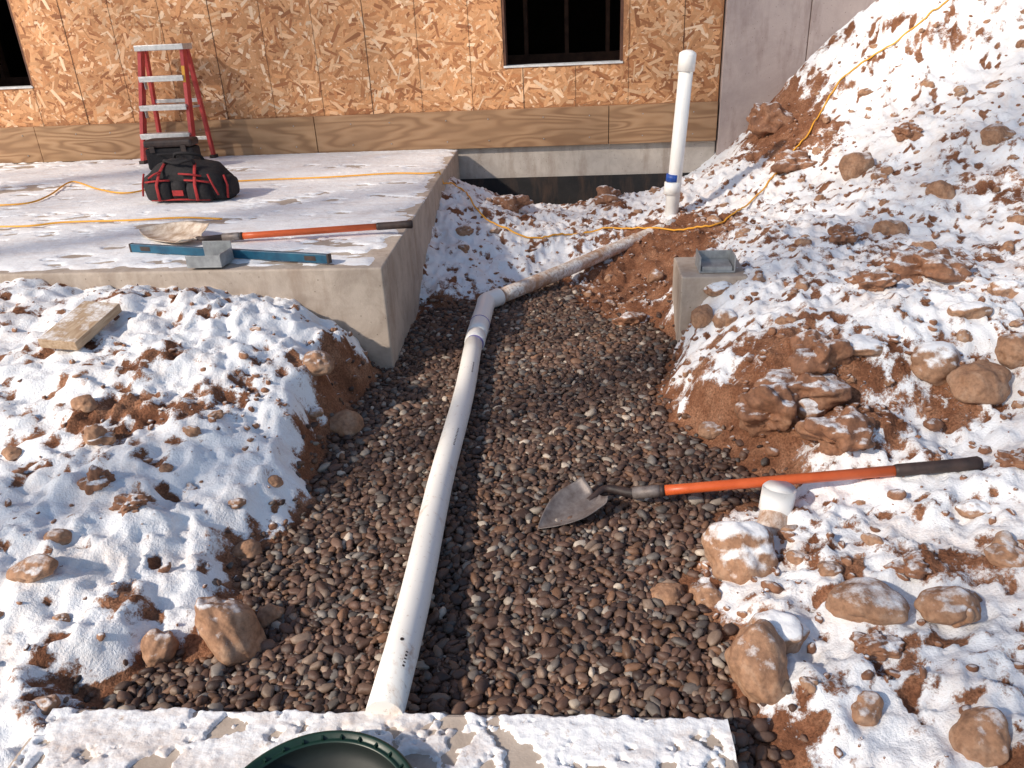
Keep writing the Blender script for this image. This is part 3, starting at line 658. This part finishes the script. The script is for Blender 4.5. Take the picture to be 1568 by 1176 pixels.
box("red_label",(-.04,-.165,.05),(.035,-.157,.085),M['redfab'],bag,.002)
tube("handle",smoothpath([(-.1,-.07,.24),(-.08,-.10,.26),(0,-.12,.245),(.09,-.10,.26),(.1,-.07,.23)],6),.010,M['fabric'],bag,10)
tube("handle_rear",smoothpath([(-.1,.05,.235),(-.06,.0,.285),(.03,-.01,.29),(.09,.02,.27),(.1,.05,.23)],6),.010,M['fabric'],bag,10)
lofted("end_pocket",[(.24,.06,.10,.02),(.26,.08,.14,.02),(.30,.07,.12,.02),(.305,.05,.06,.03)],M['fabric'],bag)
tube("end_piping",[(.285,-.08,.02),(.30,-.085,.10),(.28,-.07,.16)],.007,M['redfab'],bag,10)
q=W(266,262,ZB);cs=empty("tool_case",(q[0],q[1],ZB+.008),ang+.1)
box("case_body",(-.20,-.0,0),(.19,.17,.17),M['fabric'],cs,.02)
box("case_lid",(-.20,-.003,.175),(.19,.173,.235),M['black'],cs,.02)
tube("case_handle",smoothpath([(-.08,-.01,.12),(-.07,-.04,.13),(.07,-.04,.13),(.08,-.01,.12)],5),.009,M['fabric'],cs,10)
for x in (-.13,.12): box("latch",(x-.02,-.012,.14),(x+.02,-.0035,.19),M['black'],cs,.003)
# ---------------- wood offcut
q=hit(128,508);bd=empty("wood_offcut",(q[0],q[1],q[2]+.025))
m,nt,bb=newmat("offcut_wood");vv=pos(nt,(2,14,14));base=ramp(nt,noise(nt,6,4,.6,vv),[(.35,(.34,.22,.13)),(.65,(.52,.39,.27))]);snowtop(nt,bb,base,.95,3,14,pos(nt),1.5);bb.inputs['Roughness'].default_value=.8
box("board",(-.15,-.078,-.014),(.15,.078,.024),m,bd,.003)
bd.rotation_euler=(math.radians(4),math.radians(-10),math.radians(80))
# ---------------- extension cords
def cord(px_list,onslab):
    o=[]
    for (x,y) in px_list:
        if onslab: o.append(Vector(W(x,y,ZB+.016)))
        else: p=hit(x,y);o.append(Vector((p[0],p[1],p[2]+.012)))
    return o
def lay(pts):
    out=[]
    for p in smoothpath(pts,10):
        l=slocal(p);on=(l[0]<bx*l[1]/depth and l[1]>0)
        h=H(p.x,p.y)+.009
        if on: p.z=ZB+.019
        else: p.z=max(p.z*.5+h*.5,h)
        out.append(p)
    return out
c1=cord([(-30,316),(40,312),(75,300),(110,279),(150,290),(195,296),(260,285),(380,277),(500,272),(600,266),(668,265)],True)
c1+=cord([(705,290),(730,322),(770,350),(830,367),(870,362),(930,352),(1010,352),(1080,350),(1120,332),(1160,300),(1200,255),(1232,215),(1262,165),(1290,122),(1340,85),(1400,45),(1452,2),(1500,-40)],False)
tube("extension_cord",lay(c1),.0058,M['yellow'],None,8)
tube("extension_cord",lay(cord([(-40,348),(40,347),(100,341),(200,338),(280,334),(340,336)],True)),.0058,M['yellow'],None,8)
# ---------------- green basin
bs=empty("green_basin",(bq[0],bq[1],0))
def lathe(name,prof,mat,parent,seg=96):
    v=[];f=[];k=len(prof)
    for i in range(seg):
        a=2*math.pi*i/seg
        for r,z in prof: v.append((r*math.cos(a),r*math.sin(a),z))
    for i in range(seg):
        i2=(i+1)%seg
        for j in range(k-1): f.append((i*k+j,i2*k+j,i2*k+j+1,i*k+j+1))
    return mesh_np(name,v,f,mat,True,parent)
RO=.205
lathe("basin_wall",[(RO-.02,.0),(RO-.01,.10),(RO,.105),(RO+.002,.125),(RO-.003,.132),(RO-.010,.132),(RO-.014,.124),(RO-.018,.122),(RO-.022,.126),(RO-.025,.122)],M['green'],bs)
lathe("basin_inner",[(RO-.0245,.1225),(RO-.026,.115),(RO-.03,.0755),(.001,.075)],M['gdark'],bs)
for i in range(30):
    a=2*math.pi*i/30;c,s=math.cos(a),math.sin(a);beam("rib",((RO-.02)*c,(RO-.02)*s,.124),((RO-.010)*c,(RO-.010)*s,.124),.004,.012,M['green'],bs,bev=0)
# ---------------- unseen pines added behind left to shade the sun over the scene
SE=math.radians(33);SA=math.radians(238)
dh=np.array([math.sin(SA),math.cos(SA)]);pe=np.array([-dh[1],dh[0]])
def add_shade_pine(x,y,base,topz,rad,nl):
    e=empty("shade_pine",(x,y,0))
    tube("trunk",[(0,0,-.2),(.03,.02,topz*.5),(0,0,topz)],[.15,.11,.02],M['bark'],e,14)
    for i in range(46):
        z=base+(topz-base)*(i/46)+rng.uniform(-.1,.1);a=i*2.4;r=rad*(1-.75*(z-base)/(topz-base))*rng.uniform(.7,1.1)
        if i%2==0: tube("branch",[(0,0,z),(r*math.cos(a),r*math.sin(a),z-.15*r)],[.03,.006],M['bark'],e,6)
    z=base+(topz-base)*rng.random(nl)**1.1
    r=rad*(1-.72*(z-base)/(topz-base))*np.sqrt(rng.random(nl))*(.75+.5*rng.random(nl));a=rng.uniform(0,6.28,nl)
    c=np.stack([r*np.cos(a),r*np.sin(a),z-.15*r+rng.normal(0,.12,nl)],-1)
    d1_=rng.normal(size=(nl,3));d1_/=np.linalg.norm(d1_,axis=1)[:,None];d2_=np.cross(d1_,rng.normal(size=(nl,3)));d2_/=np.linalg.norm(d2_,axis=1)[:,None]
    L_=rng.uniform(.08,.16,nl)[:,None];w_=rng.uniform(.03,.06,nl)[:,None]
    vs=np.stack([c-d1_*L_,c+d2_*w_,c+d1_*L_,c-d2_*w_],1)
    mesh_np("needles",vs.reshape(-1,3),np.arange(nl*4).reshape(-1,4),M['needles'],False,e)
for s_,bz,rd,tz_ in [(-7,7.0,1.4,13),(-4.7,7.4,1.5,14),(-2.4,7.7,1.4,14.5),(-.2,7.3,1.5,14),(2.0,7.2,1.4,13.5)]:
    p=dh*(10+rng.uniform(-.5,.5))+pe*s_
    add_shade_pine(p[0],p[1],bz,tz_,rd,1250)
# ---------------- light
w=bpy.data.worlds.new("World");sc.world=w;w.use_nodes=True;nt=w.node_tree
sky=nt.nodes.new('ShaderNodeTexSky');sky.sky_type='NISHITA';sky.sun_disc=False
sky.sun_elevation=SE;sky.sun_rotation=SA
nt.links.new(sky.outputs[0],nt.nodes['Background'].inputs[0]);nt.nodes['Background'].inputs[1].default_value=.15
sl_=bpy.data.lights.new("sun",'SUN');so=link(bpy.data.objects.new("sun",sl_));sl_.energy=4.8;sl_.angle=math.radians(1.8);sl_.color=(1,.88,.74)
d=Vector((math.sin(SA)*math.cos(SE),math.cos(SA)*math.cos(SE),math.sin(SE)));so.rotation_euler=d.to_track_quat('Z','Y').to_euler();so.location=(0,0,10)
sc.view_settings.view_transform='Standard';sc.view_settings.look='None';sc.view_settings.exposure=0
